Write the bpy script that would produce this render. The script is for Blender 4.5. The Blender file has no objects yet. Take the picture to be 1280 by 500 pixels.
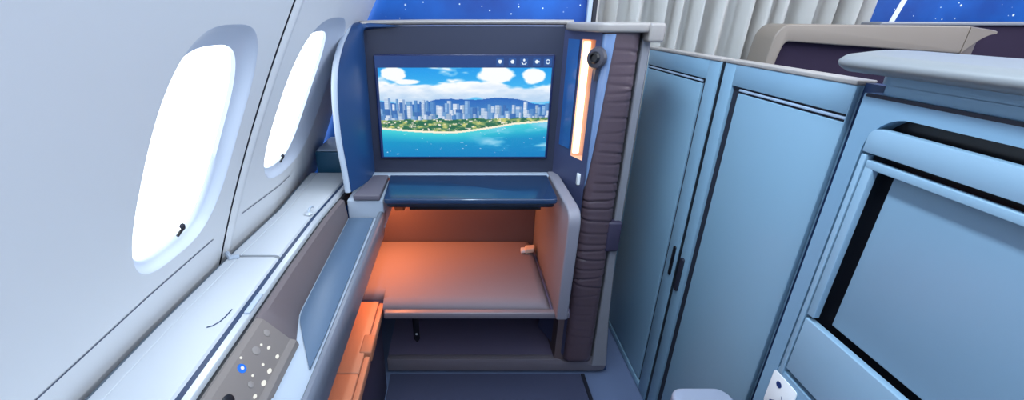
import bpy, bmesh, math, random
from mathutils import Vector, Matrix
random.seed(7)
SC = bpy.context.scene
COL = SC.collection
H = 1.25                       # camera height above the floor; shapes below are written relative to eye level

# ------------------------------------------------------------------ colours and materials
def lin(c):
    c = c / 255.0
    return c / 12.92 if c <= 0.04045 else ((c + 0.055) / 1.055) ** 2.4
def rgb(r, g, b): return (lin(r), lin(g), lin(b), 1.0)

def mat(name, col, rough=0.5, metal=0.0, spec=0.5, bump=0.0, bscale=200.0, var=0.0, coat=0.0, stretch=None):
    m = bpy.data.materials.new(name); m.use_nodes = True
    nt = m.node_tree; b = nt.nodes['Principled BSDF']
    b.inputs['Base Color'].default_value = col
    b.inputs['Roughness'].default_value = rough
    b.inputs['Metallic'].default_value = metal
    b.inputs['Specular IOR Level'].default_value = spec
    b.inputs['Coat Weight'].default_value = coat
    tc = nt.nodes.new('ShaderNodeTexCoord'); mp = nt.nodes.new('ShaderNodeMapping')
    nt.links.new(tc.outputs['Object'], mp.inputs['Vector'])
    if stretch: mp.inputs['Scale'].default_value = stretch
    n = nt.nodes.new('ShaderNodeTexNoise'); n.inputs['Scale'].default_value = bscale
    n.inputs['Detail'].default_value = 4
    nt.links.new(mp.outputs['Vector'], n.inputs['Vector'])
    if var > 0:
        mx = nt.nodes.new('ShaderNodeMix'); mx.data_type = 'RGBA'
        mx.inputs['A'].default_value = tuple(c * (1 - var) for c in col[:3]) + (1,)
        mx.inputs['B'].default_value = tuple(min(1, c * (1 + var)) for c in col[:3]) + (1,)
        nt.links.new(n.outputs['Fac'], mx.inputs['Factor']); nt.links.new(mx.outputs['Result'], b.inputs['Base Color'])
    if bump > 0:
        bp = nt.nodes.new('ShaderNodeBump'); bp.inputs['Strength'].default_value = bump; bp.inputs['Distance'].default_value = 0.001
        nt.links.new(n.outputs['Fac'], bp.inputs['Height']); nt.links.new(bp.outputs['Normal'], b.inputs['Normal'])
    return m

def emit(name, col, strength):
    m = bpy.data.materials.new(name); m.use_nodes = True
    nt = m.node_tree; nt.nodes.clear()
    e = nt.nodes.new('ShaderNodeEmission'); o = nt.nodes.new('ShaderNodeOutputMaterial')
    e.inputs['Color'].default_value = col; e.inputs['Strength'].default_value = strength
    nt.links.new(e.outputs[0], o.inputs['Surface'])
    return m

M = {}
M['sidewall'] = mat('sidewall_plastic', rgb(228, 231, 234), 0.45, bump=0.06, bscale=900, spec=0.35)
M['reveal'] = mat('window_reveal_plastic', rgb(202, 212, 228), 0.4, spec=0.4)  # shade inside the window recess put into this darker, bluer colour
M['groove'] = mat('dark_groove', rgb(28, 30, 45), 0.6)
M['ledge'] = mat('white_ledge', rgb(192, 197, 204), 0.4, bump=0.04, bscale=700)
M['silver'] = mat('brushed_silver', rgb(206, 212, 220), 0.3, metal=0.35)
M['steelgap'] = mat('blue_grey_channel', rgb(44, 62, 94), 0.35)
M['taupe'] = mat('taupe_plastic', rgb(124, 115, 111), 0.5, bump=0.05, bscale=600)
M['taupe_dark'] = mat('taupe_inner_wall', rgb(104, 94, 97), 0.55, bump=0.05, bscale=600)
M['console'] = mat('pale_console', rgb(174, 185, 200), 0.4)
M['mat'] = mat('blue_grey_mat', rgb(84, 106, 132), 0.35, bump=0.1, bscale=1200)
M['rail'] = mat('grey_rail', rgb(124, 130, 144), 0.35, metal=0.3)
M['orange'] = mat('terracotta_leather', rgb(188, 132, 104), 0.5, bump=0.12, bscale=500, var=0.05)  # orange mood light put into the colour of the lid leather
M['orange_shadow'] = mat('terracotta_latch', rgb(176, 118, 90), 0.5)  # latch in the same light-tinted orange, a darker tone
M['dark_side'] = mat('dark_aubergine_panel', rgb(58, 52, 74), 0.5, bump=0.05, bscale=500)
M['shell'] = mat('dark_blue_grey_shell', rgb(44, 48, 68), 0.42, bump=0.06, bscale=800)
M['wing'] = mat('slate_wing', rgb(28, 62, 108), 0.38, bump=0.05, bscale=800)
M['cap'] = mat('warm_grey_cap', rgb(150, 143, 140), 0.4, bump=0.04, bscale=700)
M['edge'] = mat('pale_edge', rgb(172, 184, 200), 0.35)
M['leather'] = mat('pleated_brown_leather', rgb(82, 66, 74), 0.40, bump=0.2, bscale=350, var=0.08)
M['trim'] = mat('mid_grey_trim', rgb(130, 129, 136), 0.4)
M['black'] = mat('black_plastic', rgb(16, 16, 22), 0.35)
M['table'] = mat('glossy_navy_table', rgb(30, 54, 86), 0.22, coat=0.4)
M['table_edge'] = mat('navy_table_edge', rgb(18, 26, 44), 0.35)
M['box'] = mat('charcoal_leather_pad', rgb(96, 92, 104), 0.5, bump=0.25, bscale=500)
M['cushion'] = mat('grey_cushion_fabric', rgb(124, 114, 122), 0.8, bump=0.25, bscale=900, var=0.05, spec=0.2)
M['niche'] = mat('taupe_niche_lining', rgb(96, 80, 82), 0.7)
M['niche_side'] = mat('pale_grey_side', rgb(132, 129, 140), 0.5, bump=0.05, bscale=600)
M['bar'] = mat('grey_bar', rgb(114, 107, 116), 0.4)
M['foot'] = mat('footwell_lining', rgb(104, 96, 122), 0.6, bump=0.2, bscale=900)
M['carpet'] = mat('dark_floor_carpet', rgb(74, 78, 104), 0.9, bump=0.6, bscale=900, var=0.12, spec=0.1)
M['aisle'] = mat('grey_floor', rgb(98, 112, 144), 0.8, bump=0.4, bscale=900, var=0.08, spec=0.1)
M['door'] = mat('blue_grey_door', rgb(124, 158, 182), 0.42, bump=0.04, bscale=900)  # grey doors; the blue mood lighting is put into their colour
M['door_panel'] = mat('blue_grey_door_panel', rgb(126, 160, 183), 0.45, bump=0.06, bscale=1200)  # same blue lighting tint on the inset panels
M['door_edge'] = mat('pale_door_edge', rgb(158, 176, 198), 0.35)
M['cabinet'] = mat('blue_grey_cabinet', rgb(122, 156, 182), 0.38, bump=0.04, bscale=900)
M['cab_cap'] = mat('pale_grey_cabinet_cap', rgb(124, 126, 128), 0.4, bump=0.05, bscale=700)
M['flap'] = mat('pale_blue_flap', rgb(138, 168, 190), 0.35)
M['flap_panel'] = mat('smoky_blue_panel', rgb(124, 152, 174), 0.3, bump=0.03, bscale=900)
M['beige'] = mat('beige_seat_cap', rgb(132, 119, 108), 0.45, bump=0.05, bscale=600)
M['beige_end'] = mat('brown_grey_seat_end', rgb(100, 88, 84), 0.5)
M['purple'] = mat('dark_purple_fabric', rgb(46, 36, 54), 0.85, bump=0.4, bscale=900, spec=0.15)
M['curtain'] = mat('pale_grey_curtain', rgb(236, 233, 230), 0.85, bump=0.2, bscale=1400, spec=0.15)
M['post'] = mat('dark_post', rgb(24, 22, 34), 0.5)
M['white'] = mat('white_plastic', rgb(236, 238, 240), 0.35)
M['ivory'] = mat('ivory_plastic', rgb(226, 204, 186), 0.4)
M['arm'] = mat('grey_armrest_leather', rgb(142, 148, 166), 0.5, bump=0.15, bscale=500)
M['teal'] = mat('deep_teal_block', rgb(36, 86, 116), 0.4)
M['ceil'] = mat('cabin_ceiling_plastic', rgb(225, 230, 236), 0.6)
M['lining'] = mat('cabin_lining_plastic', rgb(186, 198, 214), 0.6)
M['bluebtn'] = emit('blue_lit_button', rgb(50, 120, 235), 1.2)
M['whitebtn'] = emit('white_lit_symbol', rgb(250, 250, 245), 1.0)
M['warmstrip'] = emit('warm_light_strip', (1.0, 0.64, 0.40, 1), 4.0)
M['blueglass'] = mat('blue_glossy_strip', rgb(70, 128, 200), 0.18, coat=0.5)  # blue reflection on the glossy panel put into its base colour

def star_material():
    m = bpy.data.materials.new('starry_blue_print'); m.use_nodes = True
    nt = m.node_tree; b = nt.nodes['Principled BSDF']; b.inputs['Roughness'].default_value = 0.5
    tc = nt.nodes.new('ShaderNodeTexCoord')
    n = nt.nodes.new('ShaderNodeTexNoise'); n.inputs['Scale'].default_value = 4; n.inputs['Detail'].default_value = 5
    nt.links.new(tc.outputs['Object'], n.inputs['Vector'])
    r = nt.nodes.new('ShaderNodeValToRGB')
    r.color_ramp.elements[0].position = 0.3; r.color_ramp.elements[0].color = rgb(2, 48, 128)
    r.color_ramp.elements[1].position = 0.75; r.color_ramp.elements[1].color = rgb(10, 98, 190)
    nt.links.new(n.outputs['Fac'], r.inputs['Fac'])
    prev = r.outputs['Color']
    for sc_, lo, hi, cut in ((22, 0.05, 0.11, 0.40), (48, 0.07, 0.13, 0.50)):
        v = nt.nodes.new('ShaderNodeTexVoronoi'); v.inputs['Scale'].default_value = sc_
        nt.links.new(tc.outputs['Object'], v.inputs['Vector'])
        mr = nt.nodes.new('ShaderNodeMapRange'); mr.inputs['From Min'].default_value = hi; mr.inputs['From Max'].default_value = lo
        nt.links.new(v.outputs['Distance'], mr.inputs['Value'])
        sp = nt.nodes.new('ShaderNodeSeparateColor'); nt.links.new(v.outputs['Color'], sp.inputs['Color'])
        gt = nt.nodes.new('ShaderNodeMath'); gt.operation = 'GREATER_THAN'; gt.inputs[1].default_value = cut
        nt.links.new(sp.outputs['Red'], gt.inputs[0])
        mu = nt.nodes.new('ShaderNodeMath'); mu.operation = 'MULTIPLY'
        nt.links.new(mr.outputs['Result'], mu.inputs[0]); nt.links.new(gt.outputs[0], mu.inputs[1])
        mx = nt.nodes.new('ShaderNodeMix'); mx.data_type = 'RGBA'; mx.inputs['B'].default_value = (0.85, 0.95, 1, 1)
        nt.links.new(mu.outputs[0], mx.inputs['Factor']); nt.links.new(prev, mx.inputs['A'])
        prev = mx.outputs['Result']
    nt.links.new(prev, b.inputs['Base Color'])
    return m
M['stars'] = star_material()

def glass_material():
    m = bpy.data.materials.new('window_glass'); m.use_nodes = True
    nt = m.node_tree; nt.nodes.clear()
    t = nt.nodes.new('ShaderNodeBsdfTransparent'); t.inputs['Color'].default_value = (0.97, 0.99, 1, 1)
    g = nt.nodes.new('ShaderNodeBsdfGlossy'); g.inputs['Roughness'].default_value = 0.05
    mx = nt.nodes.new('ShaderNodeMixShader'); mx.inputs[0].default_value = 0.06
    o = nt.nodes.new('ShaderNodeOutputMaterial')
    nt.links.new(t.outputs[0], mx.inputs[1]); nt.links.new(g.outputs[0], mx.inputs[2]); nt.links.new(mx.outputs[0], o.inputs['Surface'])
    return m
M['glass'] = glass_material()

# ------------------------------------------------------------------ object helpers
ROOT = {}
def thing(name, label, cat, loc=(0, 0, 0), group=None):
    o = bpy.data.objects.new(name, None); COL.objects.link(o)
    o.empty_display_size = 0.05
    o.location = (loc[0], loc[1], loc[2] + H)
    o['label'] = label; o['category'] = cat
    if group: o['group'] = group
    ROOT[o.name] = Vector(o.location)
    return o

def build(name, bm, material, parent=None, smooth=True, angle=35, label=None, cat=None, kind=None, group=None):
    """link bm (written in eye-level coordinates) as one mesh object"""
    base = parent
    off = Vector((0, 0, H))
    p = parent
    while p is not None:
        off -= Vector(p.location); p = p.parent
    bmesh.ops.recalc_face_normals(bm, faces=bm.faces)
    bmesh.ops.translate(bm, verts=bm.verts, vec=off)
    me = bpy.data.meshes.new(name)
    if smooth:
        for f in bm.faces: f.smooth = True
    bm.to_mesh(me); bm.free()
    if smooth: me.set_sharp_from_angle(angle=math.radians(angle))
    me.materials.append(material)
    o = bpy.data.objects.new(name, me); COL.objects.link(o)
    if parent is not None: o.parent = parent
    elif kind is None or kind == 'stuff':
        # put the origin of a one-mesh thing at its base
        vs = [v.co for v in me.vertices]
        c = Vector((sum(v.x for v in vs) / len(vs), sum(v.y for v in vs) / len(vs), min(v.z for v in vs)))
        me.transform(Matrix.Translation(-c)); o.location = c
    if label: o['label'] = label
    if cat: o['category'] = cat
    if kind: o['kind'] = kind
    if group: o['group'] = group
    return o

def nb(): return bmesh.new()

def _bevel(bm, verts, w, seg):
    es = {e for v in verts for e in v.link_edges}
    es = [e for e in es if len(e.link_faces) == 2 and e.calc_face_angle(0) > 0.35]
    bmesh.ops.bevel(bm, geom=es, offset=w, offset_type='OFFSET', segments=seg, profile=0.5, affect='EDGES', clamp_overlap=True)

def box(bm, x0, x1, y0, y1, z0, z1, bev=0.0, seg=3):
    vs = [bm.verts.new(p) for p in ((x0, y0, z0), (x1, y0, z0), (x1, y1, z0), (x0, y1, z0), (x0, y0, z1), (x1, y0, z1), (x1, y1, z1), (x0, y1, z1))]
    for f in ((0, 1, 2, 3), (4, 5, 6, 7), (0, 1, 5, 4), (1, 2, 6, 5), (2, 3, 7, 6), (3, 0, 4, 7)):
        bm.faces.new([vs[i] for i in f])
    bmesh.ops.recalc_face_normals(bm, faces=bm.faces)
    if bev > 0: _bevel(bm, vs, bev, seg)
    return bm

def rpoly(pts, rads, n=6):
    """polygon with rounded corners"""
    out = []
    L = len(pts)
    for i in range(L):
        p = Vector(pts[i]); r = rads[i] if isinstance(rads, (list, tuple)) else rads
        if r <= 0: out.append(tuple(p)); continue
        a = (Vector(pts[i - 1]) - p); b = (Vector(pts[(i + 1) % L]) - p)
        r1 = min(r, a.length * 0.49, b.length * 0.49)
        s = p + a.normalized() * r1; e = p + b.normalized() * r1
        for k in range(n + 1):
            t = k / n
            q = s * (1 - t) ** 2 + p * 2 * t * (1 - t) + e * t ** 2
            out.append(tuple(q))
    return out

def prism(bm, poly, axis, a, b, bev=0.0, seg=2):
    """poly in the two other axes (in x,y,z order), extruded from a to b along axis"""
    def P(q, c):
        return {'x': (c, q[0], q[1]), 'y': (q[0], c, q[1]), 'z': (q[0], q[1], c)}[axis]
    va = [bm.verts.new(P(q, a)) for q in poly]; vb = [bm.verts.new(P(q, b)) for q in poly]
    n = len(poly)
    bm.faces.new(va); bm.faces.new(vb[::-1])
    for i in range(n): bm.faces.new((va[i], va[(i + 1) % n], vb[(i + 1) % n], vb[i]))
    bmesh.ops.recalc_face_normals(bm, faces=bm.faces)
    if bev > 0:
        es = [e for e in {e for v in va for e in v.link_edges} | {e for v in vb for e in v.link_edges}
              if len(e.link_faces) == 2 and e.calc_face_angle(0) > 1.0]
        bmesh.ops.bevel(bm, geom=es, offset=bev, offset_type='OFFSET', segments=seg, profile=0.5, affect='EDGES', clamp_overlap=True)
    return bm

def tube(bm, path, rad, n=10, sx=1.0, sy=1.0, up=(0, 0, 1)):
    pts = [Vector(p) for p in path]; rings = []
    for i, p in enumerate(pts):
        d = (pts[min(i + 1, len(pts) - 1)] - pts[max(i - 1, 0)]).normalized()
        u = Vector(up)
        if abs(d.dot(u)) > 0.95: u = Vector((1, 0, 0))
        s = d.cross(u).normalized(); t = s.cross(d).normalized()
        r = rad[i] if isinstance(rad, (list, tuple)) else rad
        rings.append([bm.verts.new(p + s * math.cos(2 * math.pi * k / n) * r * sx + t * math.sin(2 * math.pi * k / n) * r * sy) for k in range(n)])
    for a, b in zip(rings, rings[1:]):
        for k in range(n): bm.faces.new((a[k], a[(k + 1) % n], b[(k + 1) % n], b[k]))
    bm.faces.new(rings[0]); bm.faces.new(rings[-1][::-1])
    return bm

def lathe(bm, prof, origin, axis, n=24):
    """prof: (radius, height) along axis"""
    ax = Vector(axis).normalized()
    u = ax.cross(Vector((0, 0, 1)) if abs(ax.z) < 0.9 else Vector((1, 0, 0))).normalized(); v = ax.cross(u)
    o = Vector(origin); rings = []
    for r, h in prof:
        rings.append([bm.verts.new(o + ax * h + (u * math.cos(2 * math.pi * k / n) + v * math.sin(2 * math.pi * k / n)) * max(r, 1e-4)) for k in range(n)])
    for a, b in zip(rings, rings[1:]):
        for k in range(n): bm.faces.new((a[k], a[(k + 1) % n], b[(k + 1) % n], b[k]))
    bm.faces.new(rings[0]); bm.faces.new(rings[-1][::-1])
    return bm

def gridmesh(bm, rows, close=False):
    vv = [[bm.verts.new(p) for p in r] for r in rows]
    for a, b in zip(vv, vv[1:]):
        m = len(a)
        for k in range(m if close else m - 1):
            bm.faces.new((a[k], a[(k + 1) % m], b[(k + 1) % m], b[k]))
    return vv

def lerp(a, b, t): return a + (b - a) * t
def interp(tab, x):
    if x <= tab[0][0]: return tab[0][1]
    for (a, b), (c, d) in zip(tab, tab[1:]):
        if x <= c: return b + (d - b) * (x - a) / (c - a)
    return tab[-1][1]

# ------------------------------------------------------------------ the fuselage side wall with its two windows
X0 = [(-9, -.55), (.6, -.55), (.85, -.542), (1.1, -.527), (1.35, -.537), (1.62, -.545), (9, -.545)]
WN = Vector((-.905, 0, .425))
def wall(y, s, d=0.0):
    t = s / .53
    x = interp(X0, y) + .47 * s - .048 * t * (1 - t)
    return Vector((x, y, s - .5)) + WN * d

def superellipse(cy, cs, hy, hs, n=64, e=3.1):
    out = []
    for k in range(n):
        a = 2 * math.pi * k / n
        c, s = math.cos(a), math.sin(a)
        out.append((cy + hy * math.copysign(abs(c) ** (2 / e), c), cs + hs * math.copysign(abs(s) ** (2 / e), s)))
    return out

def rect_loop(y0, y1, s0, s1, cy, cs, n=64):
    out = []
    for k in range(n):
        a = 2 * math.pi * k / n
        c, s = math.cos(a), math.sin(a)
        ty = ((y1 - cy) / c if c > 0 else (y0 - cy) / c) if abs(c) > 1e-6 else 1e9
        ts = ((s1 - cs) / s if s > 0 else (s0 - cs) / s) if abs(s) > 1e-6 else 1e9
        t = min(ty, ts)
        out.append((cy + c * t, cs + s * t))
    # snap the nearest loop point onto every corner of the rectangle
    for q in ((y0, s0), (y1, s0), (y1, s1), (y0, s1)):
        i = min(range(n), key=lambda j: (out[j][0] - q[0]) ** 2 + (out[j][1] - q[1]) ** 2)
        out[i] = q
    return out

S_LO, S_HI = -0.06, 0.62
def window_panel(idx, rect, lip, pane, depth):
    n = 96
    (lcy, lcs, lhy, lhs), (pcy, pcs, phy, phs) = lip, pane
    L = superellipse(*lip, n=n); P = superellipse(*pane, n=n)
    R = rect_loop(*rect, lcy, lcs, n=n)
    bm = nb(); rows = []
    for t in (1, .8, .6, .4, .25, .12, .05):
        rows.append([wall(lerp(L[k][0], R[k][0], t), lerp(L[k][1], R[k][1], t)) for k in range(n)])
    rows.append([wall(*L[k]) for k in range(n)])
    gridmesh(bm, rows, close=True)
    w = build('wall_left', bm, M['sidewall'], kind='structure', angle=60)
    bm = nb(); rows = []
    for t, d in ((0, 0), (.06, .05), (.15, .18), (.3, .42), (.5, .68), (.75, .88), (1, 1)):
        rows.append([wall(lerp(L[k][0], P[k][0], t), lerp(L[k][1], P[k][1], t), depth * d) for k in range(n)])
    rows.append([wall(P[k][0], P[k][1], depth + .008) for k in range(n)])
    gridmesh(bm, rows, close=True)
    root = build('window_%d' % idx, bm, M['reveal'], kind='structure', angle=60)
    bm = nb()
    c = bm.verts.new(wall(pcy, pcs, depth + .005))
    ring = [bm.verts.new(wall(lerp(pcy, P[k][0], 1.02), lerp(pcs, P[k][1], 1.02), depth + .005)) for k in range(n)]
    for k in range(n): bm.faces.new((c, ring[k], ring[(k + 1) % n]))
    build('window_pane', bm, M['glass'], root, kind='structure')
    return root

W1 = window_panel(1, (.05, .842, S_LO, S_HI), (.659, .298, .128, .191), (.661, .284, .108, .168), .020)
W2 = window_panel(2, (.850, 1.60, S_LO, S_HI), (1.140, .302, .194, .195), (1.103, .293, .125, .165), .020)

def wall_patch(y0, y1, s0, s1, ny=6, ns=12):
    bm = nb()
    gridmesh(bm, [[wall(lerp(y0, y1, i / ny), lerp(s0, s1, j / ns)) for i in range(ny + 1)] for j in range(ns + 1)])
    return bm
build('wall_left', wall_patch(-1.2, .05, S_LO, S_HI), M['sidewall'], kind='structure')
# the seam between the two wall panels is a recessed dark channel
bm = nb()
gridmesh(bm, [[wall(.842, s, 0), wall(.842, s, .008), wall(.850, s, .008), wall(.850, s, 0)] for s in [lerp(S_LO, S_HI, j / 16) for j in range(17)]])
build('trim_1', bm, M['groove'], kind='structure')
# the raised cover strip beside the seam
bm = nb()
for (ya, yb, h) in ((.856, .878, .005),):
    gridmesh(bm, [[wall(ya, s, 0), wall(ya + .004, s, -h), wall(yb - .004, s, -h), wall(yb, s, 0)] for s in [lerp(.0, S_HI, j / 16) for j in range(17)]])
build('trim_2', bm, M['sidewall'], kind='structure', angle=60)
# two fine grooves low on the panels
for i, (ya, yb, sa, sb) in enumerate(((.2, .79, .061, .072), (.905, 1.2, .078, .066))):
    bm = nb(); N = 30
    gridmesh(bm, [[wall(lerp(ya, yb, k / N), lerp(sa, sb, k / N) + e * .0015, -.0012) for e in (-1, 1)] for k in range(N + 1)])
    build('trim_%d' % (i + 3), bm, M['steelgap'], kind='structure')
# small dark pull tabs standing at the foot of each pane
for i, (yy, ss) in enumerate(((.683, .140), (1.102, .140))):
    p = wall(yy, ss, .012)
    t = thing('shade_pull', ('small dark pull tab at the foot of the nearer window', 'small dark pull tab at the foot of the farther window')[i], 'pull tab', p)
    bm = nb(); lathe(bm, [(.001, 0), (.004, .001), (.0055, .004), (.004, .006), (.001, .007)], p + Vector((.002, .004, .009)), (.9, -.3, .2), 14)
    build('knob', bm, M['groove'], t)
    bm = nb(); tube(bm, [p + Vector((.002, -.011, -.003)), p + Vector((.003, -.003, .001)), p + Vector((.003, .009, .003)), p + Vector((.003, .010, .009))], .0028, 8)
    build('stem', bm, M['black'], t)
# upper wall that curves over to the ceiling, and the lining below the ledge
top = wall(.5, S_HI)
bm = nb(); rows = []
for j in range(9):
    a = j / 8 * math.pi / 2
    rows.append([(wall(y, S_HI).x + .5 * (1 - math.cos(a)) * .9 + .1 * math.sin(a), y, wall(y, S_HI).z + .83 * math.sin(a)) for y in (-1.2, .6, 1.1, 1.66)])
gridmesh(bm, rows)
build('wall_left', bm, M['sidewall'], kind='structure', angle=60)
bm = nb(); box(bm, -.62, -.60, -1.2, 1.66, -1.25, -.54); build('wall_left', bm, M['lining'], kind='structure')

# floor, ceiling, far walls
bm = nb(); box(bm, -.62, 2.6, -1.2, 1.8, -1.33, -1.25); build('floor', bm, M['aisle'], kind='structure')
bm = nb(); box(bm, -.4, 2.6, -1.2, 1.8, .95, 1.0); build('ceiling', bm, M['ceil'], kind='structure')
bm = nb(); box(bm, -.7, 2.6, -1.25, -1.2, -1.25, .95); build('wall_back', bm, M['lining'], kind='structure')
bm = nb(); box(bm, 2.55, 2.6, -1.2, 1.8, -1.25, .95); build('wall_right', bm, M['lining'], kind='structure')
bm = nb(); sec = [(wall(1.62, s).x - .005, s - .5) for s in [lerp(-.06, S_HI, k / 10) for k in range(11)]]; prism(bm, [(-.60, -1.25), (-.60, -.56)] + sec + [(-.1, .5), (.1, .95), (.452, .95), (.452, -1.25)], 'y', 1.62, 1.66); build('wall_front', bm, M['stars'], kind='structure')
bm = nb(); box(bm, 1.30, 2.55, 1.75, 1.79, -1.25, .95); build('wall_front', bm, M['stars'], kind='structure')
bm = nb(); box(bm, .45, 1.30, 1.75, 1.79, -1.25, .95); build('wall_front', bm, M['lining'], kind='structure')
bm = nb(); box(bm, .453, .468, 1.60, 1.68, -1.25, .95, .003); build('trim_5', bm, M['post'], kind='structure')
bm = nb(); box(bm, .436, .4515, 1.600, 1.619, -1.25, .95, .003); build('trim_6', bm, M['edge'], kind='structure')
# pale streak on the far starry wall
bm = nb(); prism(bm, [(1.605, -.06), (1.625, -.06), (1.665, .10), (1.72, .30), (1.705, .30), (1.645, .10)], 'y', 1.7485, 1.7498); build('trim_7', bm, M['white'], kind='structure')
# floor mat line and the darker carpet in front of the footwell
bm = nb(); box(bm, -.262, .455, .25, 1.232, -1.2498, -1.244, .002); build('floor_carpet', bm, M['carpet'], label='dark grey carpet inset in front of the footwell', cat='carpet')
bm = nb(); box(bm, .457, .470, .25, 1.232, -1.2498, -1.243, .001); build('trim_8', bm, M['groove'], kind='structure')

# ------------------------------------------------------------------ curtain
bm = nb(); rows = []
for j in range(14):
    z = lerp(-1.15, .85, j / 13)
    row = []
    for i in range(361):
        q = i / 360
        x = lerp(.482, 1.505, q) + .10 * (z) * (.3 + q) * .35
        ph = q * 2 * math.pi * 13.5 + .9 * math.sin(q * 21) + .12 * z * math.sin(q * 40)
        a = .040 * (1 + .35 * math.sin(q * 37))
        row.append((x + .006 * math.sin(2 * ph), 1.685 + a * (abs(math.sin(ph / 2)) * 2 - 1) , z))
    rows.append(row)
gridmesh(bm, rows)
bmesh.ops.solidify(bm, geom=bm.faces[:], thickness=.002)
build('curtain', bm, M['curtain'], label='pale grey pleated curtain hanging behind the suite doors', cat='curtain', angle=80)

# ------------------------------------------------------------------ suite shell holding the screen
shell = thing('suite_shell', 'dark blue-grey seat shell around the lit screen with brown leather right column', 'suite shell', (.1, 1.4, -1.25))
# back panel
bm = nb(); prism(bm, [(-.320, -.492), (.345, -.492), (.345, -.03), (-.298, -.03), (-.312, -.2)], 'y', 1.386, 1.405); build('back_panel', bm, M['shell'], shell)
bm = nb(); prism(bm, [(-.33, -.49), (.52, -.49), (.52, -.028), (-.290, -.028)], 'y', 1.415, 1.56, .003); build('rear_body', bm, M['trim'], shell)
# left wing, flared, with a curved front edge
EDGE = [(-.028, 1.386), (-.034, 1.345), (-.050, 1.315), (-.085, 1.275), (-.14, 1.24), (-.22, 1.222), (-.33, 1.214), (-.42, 1.208), (-.489, 1.201)]
def edge_pt(i):
    z, y = EDGE[i]
    return Vector((-.305 - .30 * (1.38 - y) + (.022 * max(0, (-z - .3) / .2)), y, z))
def catmull(P, m=6):
    out = []
    for i in range(len(P) - 1):
        p0, p1, p2, p3 = P[max(i - 1, 0)], P[i], P[i + 1], P[min(i + 2, len(P) - 1)]
        for k in range(m):
            t = k / m
            out.append(.5 * (2 * p1 + (p2 - p0) * t + (2 * p0 - 5 * p1 + 4 * p2 - p3) * t * t + (3 * p1 - p0 - 3 * p2 + p3) * t ** 3))
    out.append(P[-1]); return out
EP = catmull([edge_pt(i) for i in range(len(EDGE))])
bm = nb(); rows = []
for p in EP:
    b0 = Vector((-.303, 1.387, p.z))
    rows.append([b0.lerp(p, k / 8) + Vector((.012 * math.sin(math.pi * k / 8), 0, 0)) for k in range(9)])
gridmesh(bm, rows)
bmesh.ops.recalc_face_normals(bm, faces=bm.faces)
bmesh.ops.solidify(bm, geom=bm.faces[:], thickness=.012)
build('side_wing', bm, M['wing'], shell, angle=50)
bm = nb(); tube(bm, EP, .0100, 12, up=(1, 0, 0)); build('wing_edge', bm, M['edge'], shell)
# top cap: thin along the back, thick and rounded over the right wing
bm = nb(); path = [(-.299, 1.380, -.022), (-.27, 1.395, -.019), (-.1, 1.398, -.017), (.2, 1.398, -.017), (.34, 1.392, -.018)]
tube(bm, path, .014, 12, sx=1.0, sy=.55); build('top_rail', bm, M['cap'], shell)
bm = nb(); prism(bm, rpoly([(.315, 1.41), (.322, 1.34), (.372, 1.205), (.500, 1.190), (.525, 1.30), (.525, 1.42)], [.01, .06, .03, .03, .05, .01]), 'z', -.040, -.016, .008, 4)
prism(bm, rpoly([(.492, 1.42), (.492, 1.19), (.535, 1.188), (.545, 1.30), (.545, 1.42)], [.0, .01, .02, .03, .01]), 'z', -.064, -.0165, .018, 5)
build('corner_cap', bm, M['cap'], shell, angle=50)
# right wing: inner face with the light niche
def xin(y, z=-.2): return .318 + (1.38 - y) * .40
NY0, NY1, NZ0, NZ1 = 1.247, 1.302, -.405, -.060
bm = nb()
def q4(pts): bm.faces.new([bm.verts.new(p) for p in pts])
def strip(ya, yb, za, zb, n=8):
    gridmesh(bm, [[(xin(ya, z), ya, z), (xin(yb, z), yb, z)] for z in [lerp(za, zb, i / n) for i in range(n + 1)]])
strip(1.386, NY1, -.492, -.038); strip(NY0, 1.225, -.492, -.038)
strip(NY1, NY0, NZ1, -.038, 2); strip(NY1, NY0, -.492, NZ0, 4)
strip(1.386, 1.225, -1.15, -.492)
build('inner_face', bm, mat('slate_inner_face', rgb(66, 72, 104), 0.4, bump=0.05, bscale=800), shell)  # lamp light on this face put into a paler colour
bm = nb()
D = .040
rows = []
zs = [lerp(NZ0, NZ1, i / 8) for i in range(9)]
for z in zs:
    a, b = xin(NY1, z), xin(NY0, z)
    rows.append([(a, NY1, z), (a + D, NY1 - .004, z), (b + D, NY0 + .004, z), (b, NY0, z)])
gridmesh(bm, rows)
for r in (rows[0], rows[-1]): bm.faces.new([bm.verts.new(p) for p in r])
nich = build('light_niche', bm, mat('niche_apricot', rgb(228, 180, 152), 0.5), shell, angle=30)
bm = nb(); box(bm, xin(NY1, -.2) + .003, xin(NY1, -.2) + .022, NY1 - .012, NY1 - .005, NZ0 + .01, NZ1 - .006, .002)
build('light_strip', bm, M['warmstrip'], nich)
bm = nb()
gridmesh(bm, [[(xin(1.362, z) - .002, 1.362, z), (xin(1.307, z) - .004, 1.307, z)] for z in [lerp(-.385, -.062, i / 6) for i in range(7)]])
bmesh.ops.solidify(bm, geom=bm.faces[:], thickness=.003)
build('glossy_strip', bm, M['blueglass'], shell)
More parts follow.
